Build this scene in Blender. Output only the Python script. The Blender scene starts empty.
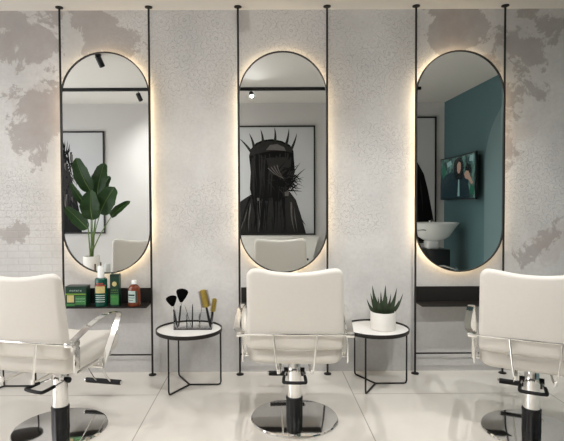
import bpy, bmesh, math, random
from mathutils import Vector, Matrix
random.seed(7)
PI = math.pi
sc = bpy.context.scene
col = sc.collection

# ------------------------------------------------------------------ camera
EYE = 1.289; FPX = 480.0; CX, CY = 263.73, 216.28
TH, RO, YA = 0.02558, -0.0049, 0.00154
fwd = Vector((math.sin(YA)*math.cos(TH), math.cos(YA)*math.cos(TH), -math.sin(TH)))
rt = Vector((math.cos(YA), -math.sin(YA), 0)); up = rt.cross(fwd)
r2 = rt*math.cos(RO) + up*math.sin(RO); u2 = -rt*math.sin(RO) + up*math.cos(RO)
cam = bpy.data.objects.new('camera', bpy.data.cameras.new('camera')); col.objects.link(cam)
cam.matrix_world = Matrix(((r2.x, u2.x, -fwd.x, 0), (r2.y, u2.y, -fwd.y, 0), (r2.z, u2.z, -fwd.z, EYE), (0, 0, 0, 1)))
cam.data.sensor_width = 36; cam.data.lens = FPX/564*36
cam.data.shift_x = (282-CX)/564; cam.data.shift_y = -(220.5-CY)/564
cam.data.clip_start = 0.02
sc.camera = cam

def at(px, py, Y):
    """photo direction -> point of the room at depth Y"""
    d = fwd + r2*((px-CX)/FPX) - u2*((py-CY)/FPX)
    t = Y/d.y
    return Vector((d.x*t, Y, EYE + d.z*t))
def mi(px, py, Y):
    """point at depth Y of a thing seen by way of the mirrors"""
    p = at(px, py, 2*YM - Y)
    return Vector((p.x, Y, p.z))
def fl(px, py):
    d = fwd + r2*((px-CX)/FPX) - u2*((py-CY)/FPX)
    t = -EYE/d.z
    return Vector((d.x*t, d.y*t, 0))

YM, YW, YB = 3.60, 3.66, -0.126      # mirror plane, mirror wall, wall behind
XL, XR = -3.75, 2.765
def ceil_z(y): return 2.754 + (YW-y)*0.0175

# ------------------------------------------------------------------ materials
def srgb(r, g, b):
    f = lambda c: (c/255/12.92) if c <= 10 else ((c/255+0.055)/1.055)**2.4
    return (f(r), f(g), f(b), 1)
def mat(name, color, rough=.5, metal=0, emit=None, es=0, trans=0, spec=.5, ior=1.45, coat=0, noise=0, nscale=20, bump=0):
    m = bpy.data.materials.new(name); m.use_nodes = True
    nt = m.node_tree; b = nt.nodes['Principled BSDF']
    b.inputs['Base Color'].default_value = color
    b.inputs['Roughness'].default_value = rough; b.inputs['Metallic'].default_value = metal
    b.inputs['Specular IOR Level'].default_value = spec; b.inputs['IOR'].default_value = ior
    b.inputs['Transmission Weight'].default_value = trans; b.inputs['Coat Weight'].default_value = coat
    if emit: b.inputs['Emission Color'].default_value = emit; b.inputs['Emission Strength'].default_value = es
    tc = nt.nodes.new('ShaderNodeTexCoord'); n = nt.nodes.new('ShaderNodeTexNoise')
    n.inputs['Scale'].default_value = nscale; n.inputs['Detail'].default_value = 4
    nt.links.new(tc.outputs['Object'], n.inputs['Vector'])
    if noise:
        mx = nt.nodes.new('ShaderNodeMix'); mx.data_type = 'RGBA'
        mx.inputs[6].default_value = color
        mx.inputs[7].default_value = (color[0]*(1-noise), color[1]*(1-noise), color[2]*(1-noise), 1)
        nt.links.new(n.outputs['Fac'], mx.inputs[0]); nt.links.new(mx.outputs[2], b.inputs['Base Color'])
    if bump:
        bp = nt.nodes.new('ShaderNodeBump'); bp.inputs['Strength'].default_value = bump; bp.inputs['Distance'].default_value = .002
        nt.links.new(n.outputs['Fac'], bp.inputs['Height']); nt.links.new(bp.outputs[0], b.inputs['Normal'])
    return m
M = {}
M['black'] = mat('black_metal', srgb(38, 35, 33), .45, .3, noise=.2)
M['blackplastic'] = mat('black_plastic', srgb(26, 26, 27), .4, noise=.2)
M['rubber'] = mat('black_rubber', srgb(22, 22, 23), .6, noise=.3)
M['chrome'] = mat('chrome', (.86, .85, .83, 1), .10, 1, noise=.04)
M['disc'] = mat('polished_steel', (.80, .79, .77, 1), .06, 1, noise=.05)
M['leather'] = mat('white_leatherette', srgb(213, 208, 200), .42, noise=.05, nscale=60, bump=.25)
M['mirror'] = mat('mirror_silver', (.86, .88, .87, 1), .0, 1)
M['led'] = mat('warm_led', (1, .8, .55, 1), .5, emit=(1, .79, .52, 1), es=17)
M['tabletop'] = mat('white_tabletop', srgb(232, 230, 226), .3, noise=.06, nscale=6)
M['ceramic'] = mat('white_ceramic', srgb(226, 226, 224), .12, coat=.4, noise=.03)
M['pot'] = mat('matt_white_pot', srgb(224, 220, 214), .6, noise=.08, nscale=40, bump=.3)
M['soil'] = mat('dark_soil', srgb(48, 38, 30), .95, noise=.5, nscale=90)
M['succ'] = mat('succulent_green', srgb(58, 72, 50), .5, noise=.55, nscale=30)
M['leaf'] = mat('broad_leaf_green', srgb(50, 82, 38), .38, noise=.5, nscale=9)
M['stem'] = mat('stem_green', srgb(100, 124, 66), .5, noise=.3)
M['wood'] = mat('brown_wood', srgb(104, 78, 58), .5, noise=.4)
def acrylic():
    m = bpy.data.materials.new('clear_acrylic'); m.use_nodes = True; nt = m.node_tree
    nt.nodes.remove(nt.nodes['Principled BSDF'])
    t = nt.nodes.new('ShaderNodeBsdfTransparent'); t.inputs[0].default_value = (.955, .96, .965, 1)
    g = nt.nodes.new('ShaderNodeBsdfGlossy'); g.inputs['Roughness'].default_value = .05
    fr = nt.nodes.new('ShaderNodeFresnel'); fr.inputs[0].default_value = 1.12
    mx = nt.nodes.new('ShaderNodeMixShader')
    nt.links.new(fr.outputs[0], mx.inputs[0]); nt.links.new(t.outputs[0], mx.inputs[1]); nt.links.new(g.outputs[0], mx.inputs[2])
    nt.links.new(mx.outputs[0], nt.nodes['Material Output'].inputs['Surface'])
    return m
M['acrylic'] = acrylic()
M['bristle'] = mat('black_bristles', srgb(8, 7, 7), .9, spec=.05, noise=.5, nscale=200)
M['gold'] = mat('gold_barrel', srgb(186, 160, 66), .4, .2, noise=.6, nscale=120)
M['brownb'] = mat('brown_bristles', srgb(98, 74, 66), .8, noise=.4, nscale=200)
M['ceilm'] = mat('ceiling_paint', srgb(216, 212, 206), .8, noise=.03, nscale=3)
M['plain'] = mat('painted_wall', srgb(200, 197, 195), .75, noise=.04, nscale=3)
M['teal'] = mat('teal_paint', srgb(80, 110, 113), .6, noise=.10, nscale=5)
M['tealarch'] = mat('pale_teal_paint', srgb(106, 130, 132), .6, noise=.10, nscale=5)
M['green'] = mat('dark_green_card', srgb(14, 52, 38), .35, noise=.3, nscale=15)
M['greenlid'] = mat('deep_green_card', srgb(14, 38, 30), .35, noise=.2)
M['lime'] = mat('lime_print', srgb(120, 160, 50), .4, noise=.3)
M['midgreen'] = mat('leaf_print', srgb(58, 128, 62), .4, noise=.5, nscale=60)
M['cream'] = mat('cream_print', srgb(206, 190, 130), .4, noise=.4, nscale=80)
M['pale'] = mat('pale_print', srgb(172, 190, 184), .4, noise=.2)
M['red'] = mat('red_print', srgb(150, 52, 40), .4)
M['tealbottle'] = mat('green_plastic', srgb(12, 74, 60), .25, noise=.15, coat=.3)
M['amber'] = mat('amber_plastic', srgb(112, 50, 22), .2, noise=.2, coat=.5)
M['whitecap'] = mat('white_cap', srgb(232, 232, 230), .35, noise=.03)
M['print_bg'] = mat('grey_print', srgb(196, 196, 197), .35, noise=.16, nscale=1.2)
M['print_d'] = mat('near_black_print', srgb(15, 14, 14), .5, spec=.15, noise=.5, nscale=30)
M['print_m'] = mat('charcoal_print', srgb(48, 46, 45), .5, spec=.15, noise=.5, nscale=30)
M['print_l'] = mat('mid_grey_print', srgb(112, 108, 105), .5, spec=.15, noise=.5, nscale=40)
M['counter'] = mat('white_laminate', srgb(222, 219, 213), .4, noise=.03)
M['lens'] = mat('lamp_lens', (1, 1, 1, 1), .4, emit=(1, .93, .82, 1), es=2)

def nodes_mat(name):
    m = bpy.data.materials.new(name); m.use_nodes = True
    return m, m.node_tree, m.node_tree.nodes, m.node_tree.links
def ramp(N, L, src, p0, p1, c0=(0, 0, 0, 1), c1=(1, 1, 1, 1)):
    r = N.new('ShaderNodeValToRGB'); r.color_ramp.elements[0].position = p0; r.color_ramp.elements[1].position = p1
    r.color_ramp.elements[0].color = c0; r.color_ramp.elements[1].color = c1
    L.new(src, r.inputs[0]); return r.outputs[0]
def mth(N, L, op, a, b=None, clamp=False):
    n = N.new('ShaderNodeMath'); n.operation = op; n.use_clamp = clamp
    for i, v in enumerate((a, b)):
        if v is None: continue
        if isinstance(v, (int, float)): n.inputs[i].default_value = v
        else: L.new(v, n.inputs[i])
    return n.outputs[0]
def mixc(N, L, f, a, b, blend='MIX'):
    n = N.new('ShaderNodeMix'); n.data_type = 'RGBA'; n.blend_type = blend
    for i, v in ((0, f), (6, a), (7, b)):
        if isinstance(v, (tuple, int, float)): n.inputs[i].default_value = v
        else: L.new(v, n.inputs[i])
    return n.outputs[2]
def plaster():
    m, nt, N, L = nodes_mat('distressed_plaster_wallpaper'); b = N['Principled BSDF']
    tc = N.new('ShaderNodeTexCoord'); P = tc.outputs['Object']
    sp = N.new('ShaderNodeSeparateXYZ'); L.new(P, sp.inputs[0]); X, Z = sp.outputs[0], sp.outputs[2]
    def noise(s, d=5, r=.55, dist=0, off=0):
        mp = N.new('ShaderNodeMapping'); mp.inputs[1].default_value = (off, 0, off*.7); L.new(P, mp.inputs[0])
        n = N.new('ShaderNodeTexNoise'); n.inputs['Scale'].default_value = s; n.inputs['Detail'].default_value = d
        n.inputs['Roughness'].default_value = r; n.inputs['Distortion'].default_value = dist
        L.new(mp.outputs[0], n.inputs[0]); return n.outputs['Fac']
    cloud = noise(2.4, 6, .6, .3)
    base = mixc(N, L, ramp(N, L, cloud, .3, .7), srgb(182, 180, 178), srgb(203, 201, 198))
    fine = noise(38, 4, .7)
    base = mixc(N, L, mth(N, L, 'MULTIPLY', ramp(N, L, fine, .42, .62), .20), base, srgb(164, 161, 159))
    # line-drawn roses: petal contours around scattered centres
    def roses(scale, petals, freq, shift):
        mp_ = N.new('ShaderNodeMapping'); mp_.inputs[1].default_value = (shift, 0, shift*.6); L.new(P, mp_.inputs[0])
        dn = N.new('ShaderNodeTexNoise'); dn.inputs['Scale'].default_value = 14; dn.inputs['Detail'].default_value = 1; L.new(P, dn.inputs[0])
        ad = N.new('ShaderNodeVectorMath'); ad.operation = 'MULTIPLY_ADD'; L.new(dn.outputs['Color'], ad.inputs[0]); ad.inputs[1].default_value = (.045, 0, .045); L.new(mp_.outputs[0], ad.inputs[2])
        s2 = N.new('ShaderNodeSeparateXYZ'); L.new(ad.outputs[0], s2.inputs[0])
        c2 = N.new('ShaderNodeCombineXYZ'); L.new(s2.outputs[0], c2.inputs[0]); L.new(s2.outputs[2], c2.inputs[1])
        v = N.new('ShaderNodeTexVoronoi'); v.voronoi_dimensions = '2D'; v.inputs['Scale'].default_value = scale; L.new(c2.outputs[0], v.inputs['Vector'])
        sc_ = N.new('ShaderNodeVectorMath'); sc_.operation = 'SUBTRACT'; L.new(c2.outputs[0], sc_.inputs[0]); L.new(v.outputs['Position'], sc_.inputs[1])
        s3 = N.new('ShaderNodeSeparateXYZ'); L.new(sc_.outputs[0], s3.inputs[0])
        th = mth(N, L, 'ARCTAN2', s3.outputs[1], s3.outputs[0])
        ln = N.new('ShaderNodeVectorMath'); ln.operation = 'LENGTH'; L.new(sc_.outputs[0], ln.inputs[0])
        pet = mth(N, L, 'ADD', 1.0, mth(N, L, 'MULTIPLY', mth(N, L, 'ABSOLUTE', mth(N, L, 'COSINE', mth(N, L, 'MULTIPLY', th, petals/2))), .55))
        q_ = mth(N, L, 'DIVIDE', ln.outputs['Value'], pet)
        w_ = mth(N, L, 'SINE', mth(N, L, 'MULTIPLY', q_, freq))
        return ramp(N, L, w_, .80, .98)
    lace = mth(N, L, 'MAXIMUM', roses(6.5, 7, 250, 0), mth(N, L, 'MULTIPLY', roses(12, 9, 420, 3.3), .7))
    def blobs(lst):
        out = None
        for px, py, r in lst:
            c = at(px, py, YW); d = N.new('ShaderNodeVectorMath'); d.operation = 'DISTANCE'; L.new(P, d.inputs[0]); d.inputs[1].default_value = (c.x, YW, c.z)
            v_ = mth(N, L, 'SUBTRACT', 1.0, mth(N, L, 'DIVIDE', d.outputs['Value'], r*.00763))
            out = v_ if out is None else mth(N, L, 'MAXIMUM', out, v_)
        return out
    zs = mth(N, L, 'DIVIDE', Z, 2.8)
    lm = mth(N, L, 'MULTIPLY', mth(N, L, 'ADD', blobs([(192, 55, 75), (205, 215, 50), (300, 30, 60), (360, 70, 60), (345, 210, 45), (385, 150, 50), (395, 50, 45), (20, 200, 50), (540, 180, 60), (130, 30, 40)]),
            mth(N, L, 'MULTIPLY', mth(N, L, 'SUBTRACT', noise(4, 5, .6, 0, 3.1), .5), 2.0)), 1.9, True)
    base = mixc(N, L, mth(N, L, 'MULTIPLY', mth(N, L, 'MULTIPLY', lace, lm), .62), base, srgb(146, 143, 142))
    # worn taupe patches towards both ends of the wall
    n1 = noise(3.2, 10, .70, .3, 5.37)
    f1 = mth(N, L, 'ADD', blobs([(36, 50, 52), (44, 98, 42), (30, 140, 28), (36, 160, 20), (4, 14, 26), (98, 24, 40), (118, 38, 24), (10, 235, 18), (518, 48, 44), (514, 105, 44), (508, 150, 24), (548, 26, 30), (462, 26, 36), (436, 40, 20), (545, 235, 26), (532, 250, 18)]),
                 mth(N, L, 'MULTIPLY', mth(N, L, 'SUBTRACT', n1, .5), 4.6))
    patch = ramp(N, L, f1, .28, .42)
    soft = noise(6, 6, .7, .2, 1.7)
    patch = mth(N, L, 'MULTIPLY', patch, mth(N, L, 'ADD', mth(N, L, 'MULTIPLY', soft, .6), .45), True)
    base = mixc(N, L, patch, base, srgb(150, 143, 139))
    f2 = mth(N, L, 'ADD', blobs([(45, 100, 40), (505, 130, 40), (450, 30, 30), (548, 245, 30)]), mth(N, L, 'MULTIPLY', mth(N, L, 'SUBTRACT', noise(4.5, 8, .65, .4, 11.0), .5), 3.4))
    base = mixc(N, L, mth(N, L, 'MULTIPLY', ramp(N, L, f2, .35, .55), .22), base, srgb(160, 142, 133))
    # faint brick courses low on the wall
    br = N.new('ShaderNodeTexBrick'); mp = N.new('ShaderNodeMapping'); mp.inputs[2].default_value = (PI/2, 0, 0)
    L.new(P, mp.inputs[0]); L.new(mp.outputs[0], br.inputs[0])
    br.inputs['Scale'].default_value = 1; br.inputs['Brick Width'].default_value = .17; br.inputs['Row Height'].default_value = .052
    br.inputs['Mortar Size'].default_value = .006; br.inputs['Mortar Smooth'].default_value = .6
    bm_ = mth(N, L, 'MULTIPLY', mth(N, L, 'MULTIPLY', ramp(N, L, zs, .20, .26), ramp(N, L, zs, .42, .56, (1, 1, 1, 1), (0, 0, 0, 1))),
              ramp(N, L, mth(N, L, 'MULTIPLY', X, -.25), .33, .42))
    brick = mth(N, L, 'MULTIPLY', br.outputs['Fac'], bm_)
    base = mixc(N, L, mth(N, L, 'MULTIPLY', brick, .30), base, srgb(158, 154, 150))
    L.new(base, b.inputs['Base Color']); b.inputs['Roughness'].default_value = .7
    bp = N.new('ShaderNodeBump'); bp.inputs['Strength'].default_value = .25; bp.inputs['Distance'].default_value = .003
    L.new(mth(N, L, 'SUBTRACT', fine, brick), bp.inputs['Height']); L.new(bp.outputs[0], b.inputs['Normal'])
    return m
M['plaster'] = plaster()
def tiles():
    m, nt, N, L = nodes_mat('glossy_white_floor_tile'); b = N['Principled BSDF']
    tc = N.new('ShaderNodeTexCoord'); P = tc.outputs['Object']
    sx_ = N.new('ShaderNodeSeparateXYZ'); L.new(P, sx_.inputs[0]); cb = N.new('ShaderNodeCombineXYZ')
    L.new(mth(N, L, 'ADD', sx_.outputs[1], -3.22+1.325*6), cb.inputs[0]); L.new(mth(N, L, 'ADD', sx_.outputs[0], .72+1.325*4), cb.inputs[1])
    br = N.new('ShaderNodeTexBrick'); br.offset = .5; br.offset_frequency = 2; br.squash = 1; L.new(cb.outputs[0], br.inputs[0])
    br.inputs['Scale'].default_value = 1; br.inputs['Brick Width'].default_value = 1.325; br.inputs['Row Height'].default_value = 1.325
    br.inputs['Mortar Size'].default_value = .0035; br.inputs['Mortar Smooth'].default_value = .2
    n = N.new('ShaderNodeTexNoise'); n.inputs['Scale'].default_value = 1.6; n.inputs['Detail'].default_value = 6; L.new(P, n.inputs[0])
    c = mixc(N, L, ramp(N, L, n.outputs['Fac'], .35, .65), srgb(220, 214, 205), srgb(230, 225, 216))
    c = mixc(N, L, br.outputs['Fac'], c, srgb(172, 166, 158))
    L.new(c, b.inputs['Base Color']); b.inputs['Roughness'].default_value = .09
    b.inputs['Coat Weight'].default_value = .35; b.inputs['Coat Roughness'].default_value = .03
    return m
M['tiles'] = tiles()
def screen():
    m, nt, N, L = nodes_mat('lit_screen'); b = N['Principled BSDF']
    tc = N.new('ShaderNodeTexCoord'); n = N.new('ShaderNodeTexNoise'); n.inputs['Scale'].default_value = 9; n.inputs['Detail'].default_value = 6
    L.new(tc.outputs['Object'], n.inputs[0])
    c = ramp(N, L, n.outputs['Fac'], .40, .68, srgb(18, 44, 44), srgb(92, 136, 124))
    b.inputs['Base Color'].default_value = (.02, .02, .02, 1); b.inputs['Roughness'].default_value = .25
    L.new(c, b.inputs['Emission Color']); b.inputs['Emission Strength'].default_value = .55
    return m
M['screen'] = screen()
def lit(name, c): return mat(name, (.01, .01, .01, 1), .25, emit=c, es=.6)
M['s_dark'] = lit('screen_dark', srgb(12, 20, 22)); M['s_skin'] = lit('screen_skin', srgb(168, 138, 120)); M['s_coat'] = lit('screen_coat', srgb(24, 44, 50))
M['s_leaf'] = lit('screen_green', srgb(30, 92, 70)); M['s_pale'] = lit('screen_pale', srgb(130, 160, 158))

# ------------------------------------------------------------------ mesh helpers
def obj(name, bm, m, parent=None, smooth=True, mats=None):
    bmesh.ops.recalc_face_normals(bm, faces=bm.faces)
    me = bpy.data.meshes.new(name); bm.to_mesh(me); bm.free()
    for x in (mats or [m]): me.materials.append(M[x])
    if smooth:
        me.polygons.foreach_set('use_smooth', [True]*len(me.polygons))
        me.set_sharp_from_angle(angle=math.radians(38))
    o = bpy.data.objects.new(name, me); col.objects.link(o)
    if parent: o.parent = parent
    return o
def NB(): return bmesh.new()
def thing(name, label, cat, loc=(0, 0, 0), rz=0, group=None):
    o = bpy.data.objects.new(name, None); col.objects.link(o); o.empty_display_size = .1
    o.location = loc; o.rotation_euler = (0, 0, rz); o['label'] = label; o['category'] = cat
    if group: o['group'] = group
    return o
def tag(o, label, cat, group=None):
    o['label'] = label; o['category'] = cat
    if group: o['group'] = group
    return o
def dup(o, parent=None, loc=None, rz=None, label=None, name=None):
    c = o.copy(); col.objects.link(c); c.parent = parent
    if loc is not None: c.location = loc
    if rz is not None: c.rotation_euler = (0, 0, rz)
    if label: c['label'] = label
    for ch in [x for x in bpy.data.objects if x.parent == o]: dup(ch, c)
    return c
def box(bm, c, s, bev=0, seg=2, rot=None, mi_=0):
    g = bmesh.ops.create_cube(bm, size=1)
    vs = g['verts']
    for v in vs: v.co = Vector((v.co.x*s[0], v.co.y*s[1], v.co.z*s[2]))
    if bev:
        es = list({e for v in vs for e in v.link_edges})
        r = bmesh.ops.bevel(bm, geom=es, offset=bev, segments=seg, profile=.5, affect='EDGES')
        vs = list({v for f in r['faces'] for v in f.verts} | {v for v in vs if v.is_valid})
    for v in vs:
        p = v.co.copy()
        if rot: p = rot @ p
        v.co = p + Vector(c)
    if mi_:
        for f in {f for v in vs for f in v.link_faces}: f.material_index = mi_
    return vs
def ring(bm, c, n, b, r, seg):
    return [bm.verts.new(c + (n*math.cos(2*PI*i/seg) + b*math.sin(2*PI*i/seg))*r) for i in range(seg)]
def tube(bm, pts, r, seg=10, closed=False, caps=True):
    pts = [Vector(p) for p in pts]; n = len(pts); rings = []
    rr = r if isinstance(r, (list, tuple)) else [r]*n
    ref = None
    for i, p in enumerate(pts):
        if closed: t = (pts[(i+1) % n]-pts[i-1]).normalized()
        else: t = (pts[min(i+1, n-1)]-pts[max(i-1, 0)]).normalized()
        if ref is None:
            ref = t.orthogonal().normalized()
        ref = (ref - t*ref.dot(t)).normalized()
        rings.append(ring(bm, p, ref, t.cross(ref), rr[i], seg))
    m = n if closed else n-1
    for i in range(m):
        a, b = rings[i], rings[(i+1) % n]
        for k in range(seg): bm.faces.new((a[k], a[(k+1) % seg], b[(k+1) % seg], b[k]))
    if caps and not closed:
        bm.faces.new(rings[0][::-1]); bm.faces.new(rings[-1])
def cyl(bm, a, b, r0, r1=None, seg=16): tube(bm, [a, b], [r0, r0 if r1 is None else r1], seg)
def lathe(bm, prof, c=(0, 0, 0), seg=48, mats=None, sx=1, sy=1):
    c = Vector(c); rs = []
    for r, z in prof:
        rs.append([bm.verts.new(c)] if r < 1e-6 else
                  [bm.verts.new(c+Vector((r*sx*math.cos(2*PI*i/seg), r*sy*math.sin(2*PI*i/seg), z))) for i in range(seg)])
        if r < 1e-6: rs[-1][0].co = c+Vector((0, 0, z))
    for j in range(len(rs)-1):
        a, b = rs[j], rs[j+1]
        for i in range(seg):
            k = (i+1) % seg
            if len(a) == 1 and len(b) == 1: continue
            if len(a) == 1: f = bm.faces.new((a[0], b[k], b[i]))
            elif len(b) == 1: f = bm.faces.new((a[i], a[k], b[0]))
            else: f = bm.faces.new((a[i], a[k], b[k], b[i]))
            if mats: f.material_index = mats[j]
def smooth_path(pts, n=6):
    pts = [Vector(p) for p in pts]; out = []
    for i in range(len(pts)-1):
        p0 = pts[max(i-1, 0)]; p1 = pts[i]; p2 = pts[i+1]; p3 = pts[min(i+2, len(pts)-1)]
        for k in range(n):
            t = k/n
            out.append(.5*((2*p1)+(p2-p0)*t+(2*p0-5*p1+4*p2-p3)*t*t+(3*p1-p0-3*p2+p3)*t**3))
    return out+[pts[-1]]
def strap(bm, pts, wv, w, t):
    """flat bar swept along pts, wv = width direction"""
    pts = [Vector(p) for p in pts]; wv = Vector(wv); R = []
    n = len(pts)
    for i, p in enumerate(pts):
        d = (pts[min(i+1, n-1)]-pts[max(i-1, 0)]).normalized(); nn = d.cross(wv).normalized()
        R.append([bm.verts.new(p+wv*(a*w/2)+nn*(b*t/2)) for a, b in ((-1, -1), (1, -1), (1, 1), (-1, 1))])
    for i in range(n-1):
        for k in range(4): bm.faces.new((R[i][k], R[i][(k+1) % 4], R[i+1][(k+1) % 4], R[i+1][k]))
    bm.faces.new(R[0][::-1]); bm.faces.new(R[-1])
def pillow(bm, outline, T, r, ctr, warp, prof=6, inner=5, r_in=None):
    """padded slab: outline in (x,z), thickness T along y, edge radius r, interior rings so it can be warped"""
    def off(pts, d):
        n = len(pts); out = []
        for i in range(n):
            a, b, c = Vector(pts[i-1]), Vector(pts[i]), Vector(pts[(i+1) % n])
            t = (c-a).normalized(); nn = Vector((-t.y, t.x)); out.append(b+nn*d)
        return out
    layers = []
    for i in range(prof+1):
        a = PI/2*i/prof
        layers.append((off(outline, r*(1-math.sin(a)) if True else 0), -T/2*math.cos(a)**.8 if i < prof else 0))
    front = layers; rings = []
    inn = []
    o0 = front[0][0]
    for j in range(inner, 0, -1):
        s = 1-j/(inner+1)
        inn.append(([Vector(ctr)+(Vector(p)-Vector(ctr))*s for p in o0], -T/2))
    seq = inn + front
    seq = seq + [(p, -y) for p, y in seq[::-1][1:]]
    for pts, y in seq:
        rings.append([bm.verts.new(Vector(warp(p[0], y, p[1]))) for p in pts])
    n = len(outline)
    for a, b in zip(rings, rings[1:]):
        for k in range(n): bm.faces.new((a[k], a[(k+1) % n], b[(k+1) % n], b[k]))
    for R_ in (rings[0], rings[-1]): bm.faces.new(R_)

# ------------------------------------------------------------------ room
def struct(name, bm, m):
    o = obj(name, bm, m, smooth=False); o['kind'] = 'structure'; return o
b = NB(); box(b, ((XL+XR)/2, (YW+YB)/2, -.05), (XR-XL+.2, YW-YB+.2, .1)); struct('floor', b, 'tiles')
b = NB()
z0, z1 = ceil_z(YW), ceil_z(YB-.1)
v = [b.verts.new(p) for p in ((XL-.1, YW, z0), (XR+.1, YW, z0), (XR+.1, YB-.1, z1), (XL-.1, YB-.1, z1))]
w = [b.verts.new(x.co+Vector((0, 0, .12))) for x in v]
b.faces.new(v); b.faces.new(w[::-1])
for k in range(4): b.faces.new((v[k], v[(k+1) % 4], w[(k+1) % 4], w[k]))
struct('ceiling', b, 'ceilm')
b = NB(); box(b, ((XL+XR)/2, YW+.05, 1.45), (XR-XL+.2, .1, 2.9)); struct('wall_back', b, 'plaster')
b = NB(); box(b, ((XL+XR)/2, YB-.05, 1.45), (XR-XL+.2, .1, 2.9)); struct('wall_front', b, 'plain')
b = NB(); box(b, (XR+.05, (YW+YB)/2, 1.45), (.1, YW-YB, 2.9)); struct('wall_right', b, 'teal')
WY0, WY1, WZ0, WZ1 = .25, 3.15, .35, 2.45  # opening for a window added to the unseen left wall for daylight
b = NB()
box(b, (XL-.05, (YB+WY0)/2, 1.45), (.1, WY0-YB, 2.9)); box(b, (XL-.05, (YW+WY1)/2, 1.45), (.1, YW-WY1, 2.9))
box(b, (XL-.05, (WY0+WY1)/2, WZ0/2), (.1, WY1-WY0, WZ0)); box(b, (XL-.05, (WY0+WY1)/2, (WZ1+2.9)/2), (.1, WY1-WY0, 2.9-WZ1))
struct('wall_left', b, 'plain')
b = NB()
for y in (WY0+.02, (WY0+WY1)/2, WY1-.02): box(b, (XL-.05, y, (WZ0+WZ1)/2), (.06, .04, WZ1-WZ0))
for z in (WZ0+.02, WZ1-.02): box(b, (XL-.05, (WY0+WY1)/2, z), (.058, WY1-WY0, .04))
struct('added_window_1', b, 'black')  # frame of the added window, out of view, there to let in sky light
pl_ = bpy.data.lights.new('added_window_portal', 'AREA'); pl_.shape = 'RECTANGLE'; pl_.size = WZ1-WZ0; pl_.size_y = WY1-WY0; pl_.cycles.is_portal = True
po = bpy.data.objects.new('added_window_portal', pl_); col.objects.link(po); po.location = (XL-.12, (WY0+WY1)/2, (WZ0+WZ1)/2); po.rotation_euler = (0, -PI/2, 0)
# painted arch on the teal wall
b = NB(); ay, ah, az = 2.18, .95, 1.70
pts = [(ay+ah, 0.0)] + [(ay+ah*math.cos(a), az+.84*math.sin(a)) for a in [PI*i/28 for i in range(29)]] + [(ay-ah, 0.0)]
f0 = [b.verts.new((XR-.012, y, z)) for y, z in pts]; f1 = [b.verts.new((XR-.0005, y, z)) for y, z in pts]
b.faces.new(f0); b.faces.new(f1[::-1])
for k in range(len(pts)): b.faces.new((f0[k], f0[(k+1) % len(pts)], f1[(k+1) % len(pts)], f1[k]))
o = obj('trim_1', b, 'tealarch', smooth=False); o['kind'] = 'structure'

# ------------------------------------------------------------------ mirror stations
PX = [-1.503+.662*i for i in range(6)]
HW = .331
MT = at(105, 51.8, YM).z; MB = at(105, 273.6, YM).z
SH = .543
def stadium(a, zt, zb, n=28):
    zc1, zc0 = zt-a, zb+a; out = []
    for i in range(n+1): out.append((a*math.cos(PI*i/n), zc1+a*math.sin(PI*i/n)))
    for k in range(1, 12): out.append((-a, zc1+(zc0-zc1)*k/12))
    for i in range(n+1): out.append((a*math.cos(PI+PI*i/n), zc0+a*math.sin(PI+PI*i/n)))
    for k in range(1, 12): out.append((a, zc0+(zc1-zc0)*k/12))
    return out
def make_station(label):
    t = thing('mirror_station', label, 'mirror', (0, YM, 0), 0, 'floor to ceiling mirror frames along the plaster wall')
    for s in (-1, 1):
        b = NB(); cyl(b, (s*HW, 0, .004), (s*HW, 0, ceil_z(YM)-.004), .0078, seg=12); p = obj('pole', b, 'black', t)
        b = NB(); lathe(b, [(0, 0), (.028, 0), (.028, .006), (.012, .012), (0, .012)], (s*HW, 0, .0005), 24); obj('floor_flange', b, 'black', p)
        b = NB(); lathe(b, [(0, 0), (.012, 0), (.028, -.006+.012), (.028, .012), (0, .012)], (s*HW, 0, ceil_z(YM)-.0125), 24); obj('ceiling_flange', b, 'black', p)
    A = HW-.001
    # frame ring
    b = NB(); o1 = stadium(A, MT, MB); o2 = stadium(A-.008, MT-.008, MB+.008)
    R = []
    for (x, z), (x2, z2) in zip(o1, o2):
        R.append([b.verts.new(p) for p in ((x, -.009, z), (x2, -.009, z2), (x2, .018, z2), (x, .018, z))])
    n = len(R)
    for i in range(n):
        for k in range(4): b.faces.new((R[i][k], R[i][(k+1) % 4], R[(i+1) % n][(k+1) % 4], R[(i+1) % n][k]))
    fr = obj('mirror_frame', b, 'black', t)
    b = NB(); o3 = stadium(A-.007, MT-.007, MB+.007)
    va = [b.verts.new((x, 0, z)) for x, z in o3]; vb = [b.verts.new((x, .012, z)) for x, z in o3]
    b.faces.new(va); b.faces.new(vb[::-1])
    for k in range(len(va)): b.faces.new((va[k], va[(k+1) % len(va)], vb[(k+1) % len(va)], vb[k]))
    obj('mirror_glass', b, 'mirror', t, smooth=False)
    b = NB(); o4 = stadium(A-.035, MT-.035, MB+.035); tube(b, [(x, .026, z) for x, z in o4], .006, 6, closed=True)
    obj('light_strip', b, 'led', t)
    # shelf tray: base and upstand
    b = NB(); box(b, (0, -.045, SH-.004), (2*HW-.02, .160, .008), .001, 1); sh = obj('shelf', b, 'black', t)
    b = NB(); box(b, (0, .034, SH+.057), (2*HW-.02, .006, .114), .001, 1); obj('shelf_upstand', b, 'black', sh)
    b = NB(); cyl(b, (-HW, 0, .155), (HW, 0, .155), .006, seg=10); obj('crossbar', b, 'black', t)
    return t
st_labels = ['black framed oval mirror on ceiling poles, bottles on its shelf, leftmost of three',
             'black framed oval mirror on ceiling poles reflecting the crowned portrait, middle of three',
             'black framed oval mirror on ceiling poles reflecting the teal wall, rightmost of three']
s0 = make_station(st_labels[0]); s0.location.x = (PX[0]+PX[1])/2
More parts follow.
